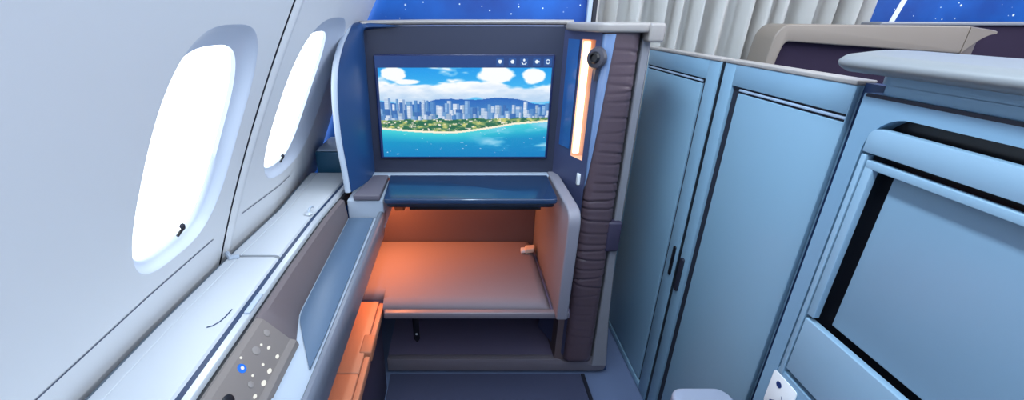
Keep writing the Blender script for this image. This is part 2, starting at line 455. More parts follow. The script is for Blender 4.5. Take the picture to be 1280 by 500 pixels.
# reading lamp, a black eyeball on a grey teardrop mount
lamp_c = Vector((.374, 1.222, -.105))
bm = nb(); lathe(bm, [(.001, -.004), (.027, -.003), (.030, .004), (.026, .012), (.014, .016), (.001, .017)], lamp_c, (-.75, -.65, .1), 24)
prism(bm, [(1.212, -.118), (1.250, -.118), (1.222, -.166)], 'x', lamp_c.x - .004, lamp_c.x + .006)
lm = build('reading_lamp', bm, mat('lamp_grey', rgb(62, 60, 70), 0.4), shell)
fd = Vector((-.75, -.65, .1)).normalized()
bm = nb(); lathe(bm, [(.015, 0), (.0165, .006), (.013, .012), (.010, .012), (.008, .006), (.001, .006)], lamp_c + fd * .012, fd, 20)
build('lamp_bezel', bm, M['black'], lm)
bm = nb(); prism(bm, rpoly([(1.245, -.485), (1.262, -.485), (1.262, -.448), (1.245, -.448)], .004), 'x', xin(1.25, -.47) - .006, xin(1.25, -.47) + .004, .001)
build('light_switch', bm, M['white'], shell)

# leather column with horizontal pleats
def cxl(z): return .381
def cxr(z): return .486
creases = []
z = -.085
while z > -1.1:
    creases.append((z, random.uniform(.0015, .004) * (1 if z > -.85 else .35), random.uniform(-.012, .012)))
    z -= random.uniform(.022, .045)
bm = nb(); rows = []; NZ = 300
for j in range(NZ + 1):
    z = lerp(-1.185, -.041, j / NZ)
    xl, xr = cxl(z), cxr(z)
    edge = min(1, (z + 1.185) / .035); edge = math.sqrt(max(0, 1 - (1 - edge) ** 2))
    row = []
    for i in range(25):
        a = math.pi * i / 24
        c, s = math.cos(a), math.sin(a)
        ex = math.copysign(abs(c) ** .55, c); ey = s ** .6 if s > 0 else 0
        dip = 0
        for zc, dp, sl in creases:
            dz = z - zc - sl * (-c); dp = dp * (1 if z < -.5 else max(.12, min(1, (.5 - c) * 1.1 - (z + .5) * .0)))  # upper-left pleats flattened, shaping in the highlight that hides them
            if abs(dz) < .02: dip += dp * math.exp(-(dz / .0028) ** 2) - dp * .35 * math.exp(-((dz - .009) / .006) ** 2)
        hw = (xr - xl) / 2
        row.append(((xl + xr) / 2 - ex * (hw - dip) * (.85 + .15 * edge), 1.262 - ey * (.052 - dip) * (.35 + .65 * edge), z))
    rows.append(row)
vv = gridmesh(bm, rows)
bm.faces.new(vv[0]); bm.faces.new(vv[-1])
for a, b in zip(vv, vv[1:]): bm.faces.new((a[0], b[0], b[-1], a[-1]))
build('padded_column', bm, M['leather'], shell, angle=70)
bm = nb(); rows = []  # glossy sheet put in for the blue highlight on the column's left edge
for j in range(41):
    z = lerp(-.50, -.044, j / 40); amax = lerp(.22, 1.36, ((z + .50) / .456) ** .45); row = []
    for i in range(13):
        a = amax * i / 12; c, s_ = math.cos(a), math.sin(a); hw = (cxr(z) - cxl(z)) / 2
        rib = .0016 * math.cos(i / 12 * 4 * math.pi)
        row.append(((cxl(z) + cxr(z)) / 2 - abs(c) ** .55 * (hw + .0015), 1.262 - s_ ** .6 * (.0545 + rib), z))
    rows.append(row)
gridmesh(bm, rows); bmesh.ops.recalc_face_normals(bm, faces=bm.faces); bmesh.ops.solidify(bm, geom=bm.faces[:], thickness=.001)
build('corner_moulding', bm, mat('slate_moulding', rgb(116, 140, 180), 0.22, coat=0.3), shell, angle=50)
# pale trim beside the column, in two lengths with a dark latch between
def trim_piece(za, zb):
    b = nb(); rows = []
    for i in range(13):
        z = lerp(za, zb, i / 12); xr = cxr(z) + .005
        w_ = interp([(-1.2, .056), (-1.0, .038), (-.75, .026), (0, .022)], z); rows.append([(xr, 1.275, z), (xr, 1.232, z), (xr + .003, 1.228, z), (xr + w_ - .004, 1.228, z), (xr + w_, 1.232, z), (xr + w_, 1.275, z)])
    g = gridmesh(b, rows); b.faces.new(g[0]); b.faces.new(g[-1])
    return b
build('edge_trim', trim_piece(-.60, -.054), M['trim'], shell)
build('edge_trim', trim_piece(-1.20, -.705), M['trim'], shell)
bm = nb(); box(bm, .468, .514, 1.212, 1.27, -.705, -.598, .008); build('latch_plate', bm, M['dark_side'], shell)
bm = nb(); prism(bm, [(.545, -1.24), (.508, -.95), (.508, -.054), (.522, -.054), (.522, -.95), (.558, -1.24)], 'y', 1.25, 1.56); build('outer_side', bm, M['wing'], shell)
# footwell: lip, floor, back and sides
bm = nb(); prism(bm, rpoly([(-.272, -1.235), (-.272, -1.178), (.372, -1.178), (.390, -1.19), (.480, -1.19), (.492, -1.165), (.545, -1.165), (.550, -1.235)], [0, 0, .01, .01, .02, .004, .004, .03]), 'y', 1.236, 1.262, .003)
build('footwell_lip', bm, M['bar'], shell)
bm = nb(); box(bm, -.272, .42, 1.262, 1.56, -1.19, -1.18); build('footwell_floor', bm, M['foot'], shell)
bm = nb(); box(bm, -.272, .42, 1.53, 1.555, -1.18, -.90); build('footwell_back', bm, M['foot'], shell)
bm = nb(); prism(bm, [(.352, 1.24), (.40, 1.24), (.40, 1.53), (.345, 1.53)], 'z', -1.18, -.90); build('footwell_side', bm, M['niche'], shell)
# bed niche: lining behind the cushion and the pale side panel on its right
bm = nb(); box(bm, -.341, .297, 1.535, 1.552, -.87, -.50); build('niche_lining', bm, M['niche'], shell)
bm = nb(); prism(bm, rpoly([(1.075, -.868), (1.56, -.868), (1.56, -.489), (1.055, -.489)], [0, 0, 0, .05]), 'x', .298, .333, .006, 4)
build('niche_side_panel', bm, M['niche_side'], shell, angle=40)
bm = nb(); box(bm, -.3495, -.341, 1.205, 1.552, -.87, -.605); build('niche_lining', bm, M['niche'], shell)
bm = nb(); box(bm, -.342, -.246, 1.180, 1.53, -.895, -.868); build('shelf_board', bm, M['foot'], shell)
bm = nb(); box(bm, -.24, .345, 1.098, 1.120, -.881, -.858, .004); build('shelf_bar', bm, M['bar'], shell)
bm = nb(); box(bm, -.245, .352, 1.12, 1.53, -.895, -.868); build('shelf_board', bm, M['foot'], shell)
bm = nb(); box(bm, -.33, .298, 1.352, 1.385, -.502, -.490, .003); build('rear_ledge', bm, M['edge'], shell)

# ------------------------------------------------------------------ television
tv = thing('television', 'wide lit screen showing a beach city under clouds', 'television', (.012, 1.384, -.435))
def trap(z): return lerp(1.0, 1.0, z)
bm = nb(); prism(bm, rpoly([(-.266, -.440), (.292, -.440), (.292, -.108), (-.266, -.108)], .006), 'y', 1.377, 1.3855, .002); build('bezel', bm, mat('screen_bezel', rgb(20, 34, 78), 0.25), tv)

def fbm(x, y, seed=0):
    def h(i, j):
        n = math.sin(i * 127.1 + j * 311.7 + seed * 74.7) * 43758.5453
        return n - math.floor(n)
    v = 0; amp = .5
    for o in range(4):
        i, j = math.floor(x), math.floor(y); fx, fy = x - i, y - j
        fx = fx * fx * (3 - 2 * fx); fy = fy * fy * (3 - 2 * fy)
        v += amp * lerp(lerp(h(i, j), h(i + 1, j), fx), lerp(h(i, j + 1), h(i + 1, j + 1), fx), fy)
        x *= 2.03; y *= 2.03; amp *= .5
    return v
def mixc(a, b, t): t = max(0, min(1, t)); return tuple(lerp(p, q, t) for p, q in zip(a, b))
rnd = random.Random(21)
blds = []
for layer in range(4):
    u = 0.0
    while u < 1:
        w = rnd.uniform(.012, .038)
        if rnd.random() < (.80, .80, .70, .75)[layer]:
            hh = rnd.uniform(.05, .17) * (1.0 - .45 * u if layer < 2 else .5)
            base = (.49, .53, .57, .585)[layer] - .03 * u
            tone = rnd.choice([(92, 146, 204), (206, 222, 240), (150, 190, 230), (60, 112, 180), (232, 240, 250), (120, 168, 214), (176, 196, 214)])
            blds.append((u, u + w, base - hh, base + .03, tone, layer))
        u += w + rnd.uniform(0, .012)
def beach(u): return .655 + .045 * math.sin(math.pi * min(1, u * 1.25)) - .085 * max(0, u - .45) / .55
def pic(u, v):
    """colour of the picture at u (left to right) and v (top to bottom)"""
    sky = mixc((10, 150, 230), (96, 196, 244), v / .36)
    c = sky
    n = fbm(u * 5 + 3, v * 9, 3)
    band = math.exp(-((v - .26 - .03 * math.sin(u * 9)) / .09) ** 2)
    n1 = n + band * .42
    if n1 > .62: c = mixc(c, mixc((250, 252, 255), (186, 212, 238), (v - .16) / .2 + (fbm(u * 14, v * 20, 8) - .5)), (n1 - .62) / .10)
    for (cu, cv, ru, rv) in ((.68, .07, .11, .10), (.90, .09, .07, .09), (.09, .07, .08, .07), (.17, .15, .07, .03)):
        d = ((u - cu) / ru) ** 2 + ((v - cv) / rv) ** 2 + (fbm(u * 16, v * 16, 5) - .5) * 1.1
        if d < 1: c = mixc(c, (250, 252, 255), (1 - d) * 2.5)
    ridge = .345 + .035 * math.sin(u * 5 + .4) * math.sin(u * 11) - .02 * math.exp(-((u - .55) / .15) ** 2) + .03 * fbm(u * 12, 0, 9)
    if v > ridge: c = mixc((34, 98, 182), (64, 132, 196), (v - ridge) / .14)
    if v > .47: c = mixc((58, 120, 180), (70, 130, 150), (v - .47) / .1)
    for (a, b, t, bt, tone, layer) in blds:
        if a <= u <= b and t <= v <= bt:
            f = (u - a) / (b - a)
            c = mixc(tone, (44, 96, 168), .5 if f > .62 else 0)
            if (int(v * 150) % 2 == 0) and f < .62: c = mixc(c, (60, 100, 160), .28)
    park = .575 + .03 * (fbm(u * 14, 2, 4) - .5)
    bv = beach(u)
    if v > park - .035 * u and v < bv:
        g = fbm(u * 34, v * 40, 6)
        c = mixc((36, 104, 70), (206, 206, 120), (g - .38) * 3.2)
        if fbm(u * 60, v * 60, 12) > .63: c = (236, 232, 214)
    if bv <= v < bv + .022: c = (250, 240, 214)
    if v >= bv + .022:
        t = (v - bv - .02) / (.98 - bv)
        c = mixc((70, 214, 218), (8, 150, 200), t * 2.2)
        c = mixc(c, (0, 118, 190), (t - .45) * 1.0 + .25 * u)
        d = fbm(u * 7 + v * 3, v * 16, 15)
        if u > .5 and v < .93: c = mixc(c, (140, 208, 236), (d - .44) * 4.5 * min(1, (u - .5) * 5) * (1 if v < .88 else .3))
        if fbm(u * 45, v * 60, 18) > .765: c = mixc(c, (224, 246, 250), .8)
    return c
TU, TV_ = 360, 210
bm = nb(); cl = bm.loops.layers.float_color.new('picture')
rows = []; cols = []
x0, x1, zt, zb = -.2615, .2875, -.112, -.435
icons = [.700, .770, .835, .905, .968]
for j in range(TV_ + 1):
    V = j / TV_
    r = []; cc = []
    for i in range(TU + 1):
        U = i / TU
        r.append((lerp(x0, x1, U), 1.3762, lerp(zt, zb, V)))
        if V < .105:
            c = (22, 56, 118)
            for k, cu in enumerate(icons):
                du = (U - cu) * 1.70; dv = V - .052
                rr = math.hypot(du, dv)
                if abs(du) < .036 and abs(dv) < .036: c = (30, 76, 142)
                if k in (0, 1) and rr < .017: c = (236, 246, 255)
                if k == 2 and (math.hypot(du, dv + .014) < .011 or (.016 < math.hypot(du, dv - .004) < .024 and dv > .004)): c = (230, 242, 255)
                if k == 3 and (rr < .016 or (0 < du < .026 and abs(dv) < .007)): c = (236, 246, 255)
                if k == 4 and .014 < rr < .021: c = (220, 238, 255)
        elif U < .012 or U > .992 or V > .992: c = (16, 40, 96)
        else: c = pic((U - .012) / .98, (V - .105) / .887)
        cc.append((lin(c[0]), lin(c[1]), lin(c[2]), 1))
    rows.append(r); cols.append(cc)
vv = gridmesh(bm, rows)
for j in range(TV_ + 1):
    for i in range(TU + 1):
        for l in vv[j][i].link_loops: l[cl] = cols[j][i]
scr_m = bpy.data.materials.new('lit_screen'); scr_m.use_nodes = True
nt = scr_m.node_tree; b_ = nt.nodes['Principled BSDF']
at = nt.nodes.new('ShaderNodeVertexColor'); at.layer_name = 'picture'
b_.inputs['Base Color'].default_value = (.01, .01, .015, 1); b_.inputs['Roughness'].default_value = .25
nt.links.new(at.outputs['Color'], b_.inputs['Emission Color']); b_.inputs['Emission Strength'].default_value = 1.0
build('screen', bm, scr_m, tv, smooth=False)

# ------------------------------------------------------------------ slide-out table and left pad
tt = thing('tray_table', 'glossy navy slide-out table top below the screen', 'table', (.03, 1.25, -.515))
bm = nb(); prism(bm, rpoly([(-.232, 1.346), (.290, 1.346), (.284, 1.138), (-.222, 1.138)], [.004, .004, .016, .016]), 'z', -.502, -.487, .004, 3); build('table_top', bm, M['table'], tt)
bm = nb(); prism(bm, rpoly([(-.228, 1.346), (.286, 1.346), (.278, 1.146), (-.216, 1.146)], [.004, .004, .016, .016]), 'z', -.516, -.5025, .003); build('underframe', bm, M['table_edge'], tt)
bm = nb(); prism(bm, rpoly([(1.20, -.517), (1.34, -.517), (1.34, -.60), (1.30, -.60)], [0, 0, .01, .03]), 'x', -.215, -.185, .003); build('bracket', bm, M['black'], tt)
bm = nb(); prism(bm, rpoly([(1.16, -.519), (1.30, -.519), (1.30, -.53), (1.16, -.53)], [.002] * 4), 'x', -.15, .24, .002); build('runner', bm, M['black'], tt)

# ottoman cushion
bm = nb(); rows = []
XC = [lerp(-.338, -.2485, (k / 8) ** 1.4) for k in range(9)] + [lerp(-.2465, .292, k / 30) for k in range(31)]
NYc = 26
def cush(x, v):
    y = lerp(1.1225 if x > -.2475 else 1.180, 1.528, v); u = (x + .338) / .63
    e = min(1, min(u, 1 - u) / .045); f = min(1, v / .10)
    e = math.sqrt(max(0, 1 - (1 - e) ** 2)); f = math.sqrt(1 - (1 - f) ** 2)
    return (x, y, -.8665 + .027 * min(e, 1) * (.25 + .75 * f) + .004 * math.sin(math.pi * u) * math.sin(math.pi * v))
rows = [[cush(x, (j / NYc) ** 1.5) for x in XC] for j in range(NYc + 1)]
g = gridmesh(bm, rows)
bott = gridmesh(bm, [[(p[0], p[1], -.867) for p in r] for r in rows])
for a, b in ((g[0], bott[0]), (g[-1], bott[-1]), ([r[0] for r in g], [r[0] for r in bott]), ([r[-1] for r in g], [r[-1] for r in bott])):
    for k in range(len(a) - 1): bm.faces.new((a[k], a[k + 1], b[k + 1], b[k]))
cu = build('seat_cushion', bm, M['cushion'], angle=60, label='wide grey foot cushion lying in the niche under the table', cat='cushion')

# pale buckle on the cushion's back corner
bk = thing('seat_belt_buckle', 'small ivory buckle at the back right corner of the foot cushion', 'buckle', (.255, 1.44, -.838))
bm = nb(); prism(bm, rpoly([(.248, 1.425), (.285, 1.435), (.292, 1.468), (.252, 1.462)], .008), 'z', -.836, -.818, .005, 3); build('body', bm, M['ivory'], bk)
bm = nb(); prism(bm, rpoly([(.232, 1.424), (.250, 1.428), (.252, 1.455), (.234, 1.452)], .005), 'z', -.834, -.822, .003); build('tongue', bm, M['white'], bk)

# short black strap hanging in the footwell
st = thing('hanging_strap', 'short black strap hanging in the footwell at left', 'strap', (-.185, 1.30, -1.0))
bm = nb(); prism(bm, rpoly([(-.176, -.8965), (-.152, -.8965), (-.148, -1.095), (-.158, -1.112), (-.170, -1.095)], [0, 0, .004, .006, .004]), 'y', 1.25, 1.262, .002); build('webbing', bm, M['black'], st)
bm = nb(); lathe(bm, [(.004, 0), (.004, .002), (.001, .003)], (-.159, 1.2498, -1.07), (0, -1, 0), 12); build('snap', bm, M['white'], st)

# ------------------------------------------------------------------ console under the windows
con = thing('side_console', 'long pale console with white ledge and control panel below the windows', 'console', (-.4, .6, -1.25))
def ledge(ya, yb, bmx):
    N = 14; rows = []
    for k in range(N + 1):
        y = lerp(ya, yb, k / N); xw = wall(y, .0).x + .006
        xr = interp([(.0, -.408), (.8, -.410), (1.05, -.406), (1.23, -.392), (1.4, -.382)], y)
        rows.append([(xw, y, -.540), (xw, y, -.512), (xw + .014, y, -.512), (xw + .016, y, -.500), (xw + .036, y, -.4998), (xw + .037, y, -.5012), (xw + .0385, y, -.5012), (xw + .0395, y, -.500), (xr - .012, y, -.500), (xr - .004, y, -.502), (xr, y, -.508), (xr, y, -.540)])
    g = gridmesh(bmx, rows, close=True); bmx.faces.new(g[0]); bmx.faces.new(g[-1])
    return bmx
build('ledge_panel', ledge(.0, .838, nb()), M['ledge'], con, angle=30)
build('ledge_panel', ledge(.848, 1.405, nb()), M['ledge'], con, angle=30)
bm = nb(); gridmesh(bm, [[(wall(y, 0).x + .0065, y, -.5105), (wall(y, 0).x + .0205, y, -.5105)] for y in [lerp(.0, 1.405, k / 24) for k in range(25)]]); build('rear_gap', bm, mat('grey_gap', rgb(104, 118, 132), 0.6), con)  # grey strip stands for the shadow band between ledge and wall
bm = nb(); tube(bm, [wall(.86, 0) + Vector((.012, -.012, .004)), wall(.85, 0) + Vector((.03, -.02, .003)), wall(.85, 0) + Vector((.045, -.012, .002))], .006, 8); build('corner_bead', bm, M['edge'], con)
def run(bmx, prof, y0, y1, dx=None, N=20):
    """sweep an xz profile along y; dx(y) shifts it sideways"""
    rows = []
    for k in range(N + 1):
        y = lerp(y0, y1, k / N); s = dx(y) if dx else 0
        rows.append([(x + s, y, z) for x, z in prof])
    g = gridmesh(bmx, rows, close=True); bmx.faces.new(g[0]); bmx.faces.new(g[-1]); return bmx
curve = lambda y: interp([(.0, .000), (.8, -.002), (1.05, .003), (1.23, .016), (1.4, .026)], y)
build('channel', run(nb(), [(-.4095, -.545), (-.4085, -.506), (-.3965, -.506), (-.396, -.545)], .0, 1.405, curve), M['steelgap'], con)
build('silver_trim', run(nb(), [(-.3955, -.545), (-.3955, -.502), (-.3935, -.499), (-.3815, -.499), (-.3795, -.502), (-.3795, -.545)], .0, 1.405, curve), M['silver'], con)
build('shadow_gap', run(nb(), [(-.379, -.545), (-.379, -.508), (-.3715, -.508), (-.3715, -.545)], .0, 1.405, curve), M['black'], con)  # black strip in the gap beside the silver trim
bm = nb(); box(bm, -.3935, -.382, .635, .695, -.4995, -.4945, .002); build('trim_latch', bm, M['edge'], con)
# taupe inner wall dropping to the tray
bm = nb(); rows = []
for k in range(33):
    y = lerp(.629, 1.172, k / 32); s = curve(y)
    xb = interp([(.629, -.306), (.665, -.316), (.72, -.331), (1.17, -.338)], y)
    rows.append([(-.371 + s, y, -.503), (-.366 + s, y, -.501), (-.357 + s, y, -.504), (lerp(-.357 + s, xb, .78), y, -.546), (xb, y, -.5615), (xb, y, -.60), (-.371 + s, y, -.60)])
g = gridmesh(bm, rows, close=True); bm.faces.new(g[0]); bm.faces.new(g[-1])
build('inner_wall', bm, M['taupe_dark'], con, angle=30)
# control panel, tilted towards the bed
prof = [(-.371, -.503), (-.366, -.501), (-.356, -.504), (-.314, -.549), (-.309, -.5495), (-.303, -.5525), (-.300, -.560), (-.300, -.60), (-.371, -.60)]
cp = build('control_panel', run(nb(), prof, .0, .628), M['taupe'], con, angle=30)
def on_panel(x, y):
    t = .06 + (x + .349) / .046 * .86
    return Vector((lerp(-.356, -.314, t), y, lerp(-.504, -.549, t)))
PN = Vector((.045, 0, .042)).normalized()
def button(name, x, y, r, m, h=.0015, sx=1.0):
    b = nb(); lathe(b, [(r, -.001), (r, h * .7), (r * .85, h), (.0005, h)], on_panel(x, y), PN, 16)
    if sx != 1.0:
        c = on_panel(x, y)
        for v in b.verts: v.co.y = c.y + (v.co.y - c.y) * sx
    return build(name, b, m, cp)
M['taupe_btn'] = mat('taupe_button', rgb(142, 134, 130), 0.4)
for (x, y, r, m) in ((-.340, .520, .0085, 'bluebtn'), (-.336, .563, .0085, 'taupe_btn'), (-.336, .607, .0075, 'taupe_btn'), (-.318, .505, .006, 'taupe_btn'), (-.322, .583, .0035, 'whitebtn'), (-.334, .579, .003, 'whitebtn'),
                     (-.317, .548, .0032, 'whitebtn'), (-.304, .578, .004, 'whitebtn'), (-.304, .545, .0048, 'whitebtn'), (-.303, .520, .0052, 'whitebtn'), (-.322, .520, .0028, 'whitebtn'), (-.305, .492, .0036, 'whitebtn'), (-.349, .535, .003, 'whitebtn')):
    button('button', x, y, r * (.72 if m == 'whitebtn' else .9), M[m], sx=(1.5 if m == 'whitebtn' and r > .0034 else 1.0))
bm = nb(); c = on_panel(-.340, .520) + PN * .0017
lathe(bm, [(.003, 0), (.003, .0004), (.0005, .0005)], c, PN, 10); build('button_symbol', bm, M['whitebtn'], cp)
b1 = button('socket', -.333, .462, .009, M['black'], .003, 1.2)
b1 = button('socket', -.345, .430, .014, M['black'], .003, .8)
# tray floor, mat and outer rail
bm = nb(); prism(bm, [(-.300, .46), (-.2505, .46), (-.2505, 1.172), (-.345, 1.172), (-.345, .63), (-.300, .63)], 'z', -.60, -.5635); build('tray_floor', bm, M['console'], con)
bm = nb(); prism(bm, rpoly([(-.3345, 1.168), (-.2605, 1.168), (-.2575, .64), (-.259, .562), (-.327, .705)], [.004, .004, .01, .006, .03]), 'z', -.563, -.5595, .001); build('tray_mat', bm, M['mat'], con)
bm = nb(); prism(bm, rpoly([(-.2995, .0), (-.251, .0), (-.251, .502), (-.2995, .502)], .004), 'z', -.60, -.556, .004); build('arm_pad', bm, M['console'], con)
build('side_rail', run(nb(), [(-.250, -.600), (-.250, -.560), (-.247, -.548), (-.243, -.543), (-.236, -.542), (-.231, -.546), (-.228, -.555), (-.229, -.578), (-.240, -.640), (-.262, -.640)], .0, 1.20), M['rail'], con, angle=40)
# end block with leather pad and pale face
bm = nb(); box(bm, -.338, -.230, 1.176, 1.35, -.60, -.506, .004); build('end_block', bm, M['console'], con)
bm = nb(); prism(bm, rpoly([(-.318, 1.170), (-.238, 1.170), (-.238, 1.348), (-.288, 1.348)], .006), 'z', -.505, -.487, .005, 3); build('end_pad', bm, M['box'], con)
# the console's body down to the floor
bm = nb(); box(bm, -.59, -.352, .0, 1.405, -1.25, -.70); box(bm, -.50, -.30, .0, 1.20, -.70, -.641); build('console_body', bm, M['dark_side'], con)

# teal block closing the far end of the ledge
bm = nb(); box(bm, -.503, -.40, 1.428, 1.55, -.54, -.432, .006); bl = build('end_cover', bm, M['teal'], label='deep teal cover block at the far end of the white ledge', cat='cover block')
bm = nb(); box(bm, -.495, -.40, 1.432, 1.60, -.4315, -.424, .002); build('ledge_strip', bm, M['edge'], label='thin pale strip lying on the teal cover block', cat='strip')
# small clear hook on the ledge
hk = thing('ledge_hook', 'small pale hook on the far ledge panel near the silver trim', 'hook', (-.405, 1.06, -.4995))
bm = nb(); lathe(bm, [(.011, 0), (.012, .003), (.009, .006), (.001, .007)], (-.415, 1.065, -.4995), (0, 0, 1), 18); build('foot', bm, M['silver'], hk)
bm = nb(); tube(bm, [(-.415, 1.065, -.494), (-.414, 1.072, -.486), (-.411, 1.083, -.484), (-.409, 1.09, -.488)], .003, 8); build('hook_tip', bm, M['edge'], hk)
# curved finger-pull mark on the near ledge
bm = nb(); tube(bm, [(-.442, .600, -.4995), (-.434, .604, -.4995), (-.427, .615, -.4995), (-.4235, .632, -.4995), (-.4225, .650, -.4995)], .0012, 6)
build('finger_pull', bm, M['steelgap'], con)

# ------------------------------------------------------------------ orange-tinted bin beside the bed
bn = thing('storage_bin', 'terracotta leather storage lid with latch beside the footwell', 'storage bin', (-.29, .8, -1.25))
bm = nb(); box(bm, -.345, -.2665, .20, 1.17, -1.248, -.905, .003); build('bin_body', bm, M['dark_side'], bn)
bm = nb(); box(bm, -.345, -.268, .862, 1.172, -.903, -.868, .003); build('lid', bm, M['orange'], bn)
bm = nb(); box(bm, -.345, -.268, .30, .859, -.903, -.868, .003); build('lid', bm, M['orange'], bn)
bm = nb()
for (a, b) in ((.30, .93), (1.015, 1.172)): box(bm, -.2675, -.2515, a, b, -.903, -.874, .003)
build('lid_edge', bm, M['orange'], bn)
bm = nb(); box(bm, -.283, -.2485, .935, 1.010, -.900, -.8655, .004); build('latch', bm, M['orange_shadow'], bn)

# ------------------------------------------------------------------ sliding doors
DX = .648
def sliding_door(y0, y1, gy0, gy1, label, lines):
    """lines: (ya, yb) channels let into the face from top to bottom; the panel lies between gy0 and gy1"""
    t = thing('sliding_door', label, 'door', (DX + .015, (y0 + y1) / 2, -1.25))
    zt, zb = -.152, -1.222
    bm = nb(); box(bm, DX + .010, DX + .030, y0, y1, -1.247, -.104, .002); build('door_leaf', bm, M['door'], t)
    bm = nb()
    for (a, b, c, d) in ((y0, gy0, -1.247, -.104), (gy1, y1, -1.247, -.104), (gy0, gy1, zt, -.104), (gy0, gy1, -1.247, zb)):
        if b - a > .002: box(bm, DX, DX + .0095, a, b, c, d, .001, 2)
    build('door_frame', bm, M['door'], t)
    la = [l for l in lines]
    pa = max([b for a, b in la if b < (gy0 + gy1) / 2] + [gy0 + .001]); pb = min([a for a, b in la if a > (gy0 + gy1) / 2] + [gy1 - .001])
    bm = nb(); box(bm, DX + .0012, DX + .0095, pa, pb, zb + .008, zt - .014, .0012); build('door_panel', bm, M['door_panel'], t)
    bm = nb(); box(bm, DX + .0078, DX + .0098, gy0 + .0005, gy1 - .0005, zb, zt); build('panel_groove', bm, M['groove'], t)
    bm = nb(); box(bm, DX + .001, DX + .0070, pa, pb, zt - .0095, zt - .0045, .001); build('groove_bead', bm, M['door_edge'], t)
    bm = nb(); box(bm, DX - .002, DX + .031, y0, y1, -.104, -.096, .002); build('top_edge', bm, M['cap'], t)
    return t
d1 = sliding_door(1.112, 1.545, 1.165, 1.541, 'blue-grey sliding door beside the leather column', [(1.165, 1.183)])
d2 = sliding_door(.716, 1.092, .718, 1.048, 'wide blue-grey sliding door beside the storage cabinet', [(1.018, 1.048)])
bm = nb(); box(bm, DX + .012, DX + .028, .670, .7155, -1.246, -.100); build('door_post', bm, mat('navy_post', rgb(34, 50, 84), 0.3), d2)  # navy strip put in as the dark shadow between door and cabinet
bm = nb(); box(bm, DX + .004, DX + .028, 1.0925, 1.1115, -1.246, -.104); build('door_seal', bm, M['black'], d2)
bm = nb(); prism(bm, rpoly([(1.122, -.735), (1.135, -.735), (1.135, -.635), (1.122, -.635)], .006), 'x', DX - .004, DX + .001, .001); build('door_handle', bm, M['black'], d1)
bm = nb(); prism(bm, rpoly([(1.066, -.755), (1.082, -.755), (1.082, -.645), (1.066, -.645)], .007), 'x', DX - .006, DX + .001, .001); build('door_handle', bm, M['groove'], d2)

# ------------------------------------------------------------------ storage cabinet on the right
CX = .62
cab = thing('storage_cabinet', 'tall blue-grey storage cabinet with framed flap and pale overhanging cap', 'cabinet', (.69, .2, -1.25))
Y_END = -.35
# face with a rounded opening
outer = [(.668, -1.247), (.668, -.108), (Y_END, -.108), (Y_END, -.134)]
arc = [(.640 - .055 + .055 * math.cos(a), -.134 - .055 + .055 * math.sin(a)) for a in [math.pi / 2 * (1 - k / 10) for k in range(11)]]
poly = outer + arc + [(.640, -.66), (.640, -1.247)]
bm = nb(); prism(bm, poly, 'x', CX, CX + .035); build('face_frame', bm, M['cabinet'], cab)
bm = nb(); box(bm, CX + .036, CX + .20, Y_END, .666, -1.247, -.108); build('carcass', bm, M['purple'], cab)
# cap: overhanging pale rail with rounded nose, a neck below it
prof = rpoly([(.585, -.067), (.596, -.053), (.645, -.047), (.705, -.049), (.705, -.068), (.65, -.074), (.60, -.080)], [.012, .02, .02, .004, .004, .03, .012])
bm = nb()
rows = []
for (y, s) in ((.708, .25), (.706, .6), (.700, .85), (.690, 1.0)) :
    rows.append([(.645 + (x - .645) * (.7 + .3 * s), y, -.062 + (z + .062) * s) for x, z in prof])
rows += [[(x, y, z) for x, z in prof] for y in (.67, .5, .2, Y_END)]
g = gridmesh(bm, rows, close=True); bm.faces.new(g[0]); bm.faces.new(g[-1])
build('top_cap', bm, M['cab_cap'], cab, angle=40)
bm = nb(); prism(bm, rpoly([(.630, Y_END), (.630, .655), (.648, .676), (.70, .676), (.70, Y_END)], [0, .02, .02, .01, 0]), 'z', -.094, -.070); prism(bm, rpoly([(.630, Y_END), (.630, .650), (.648, .666), (.70, .666), (.70, Y_END)], [0, .02, .02, .01, 0]), 'z', -.1078, -.0935); build('neck', bm, M['cabinet'], cab)
bm = nb(); box(bm, CX - .0006, CX + .005, Y_END, .664, -.1125, -.1078); build('shadow_line', bm, M['groove'], cab)  # dark strip along the face below the neck
# flap: rounded frame around a recessed panel
def fl(bmx, poly, a=CX - .004, b=CX + .010, bev=.0015): return prism(bmx, poly, 'x', a, b, bev)
flap = build('flap', fl(nb(), rpoly([(Y_END, -.190), (.634, -.190), (.634, -.153), (Y_END, -.153)], [0, .0, .042, 0], 10)), M['flap'], cab)
bm = nb(); box(bm, CX - .003, CX + .008, .625, .634, -.632, -.194, .0012); build('flap_stile', bm, M['flap'], cab)
bm = nb()
box(bm, CX - .003, CX + .008, Y_END, .6215, -.2125, -.2005, .0012); box(bm, CX - .003, CX + .008, .6075, .6215, -.486, -.2105, .0012)
build('inner_frame', bm, M['flap'], cab)
bm = nb(); box(bm, CX + .016, CX + .022, Y_END, .590, -.486, -.2115, .001); build('flap_panel', bm, M['flap_panel'], cab)
bm = nb(); box(bm, CX - .003, CX + .010, Y_END, .6215, -.612, -.494, .002); build('lower_panel', bm, M['flap'], cab)
bm = nb(); box(bm, CX + .024, CX + .034, Y_END, .6395, -1.247, -.136); build('recess_lining', bm, M['black'], cab)
bm = nb(); box(bm, CX + .0, CX + .020, Y_END, .6395, -1.245, -.625, .002); build('base_panel', bm, M['cabinet'], cab)
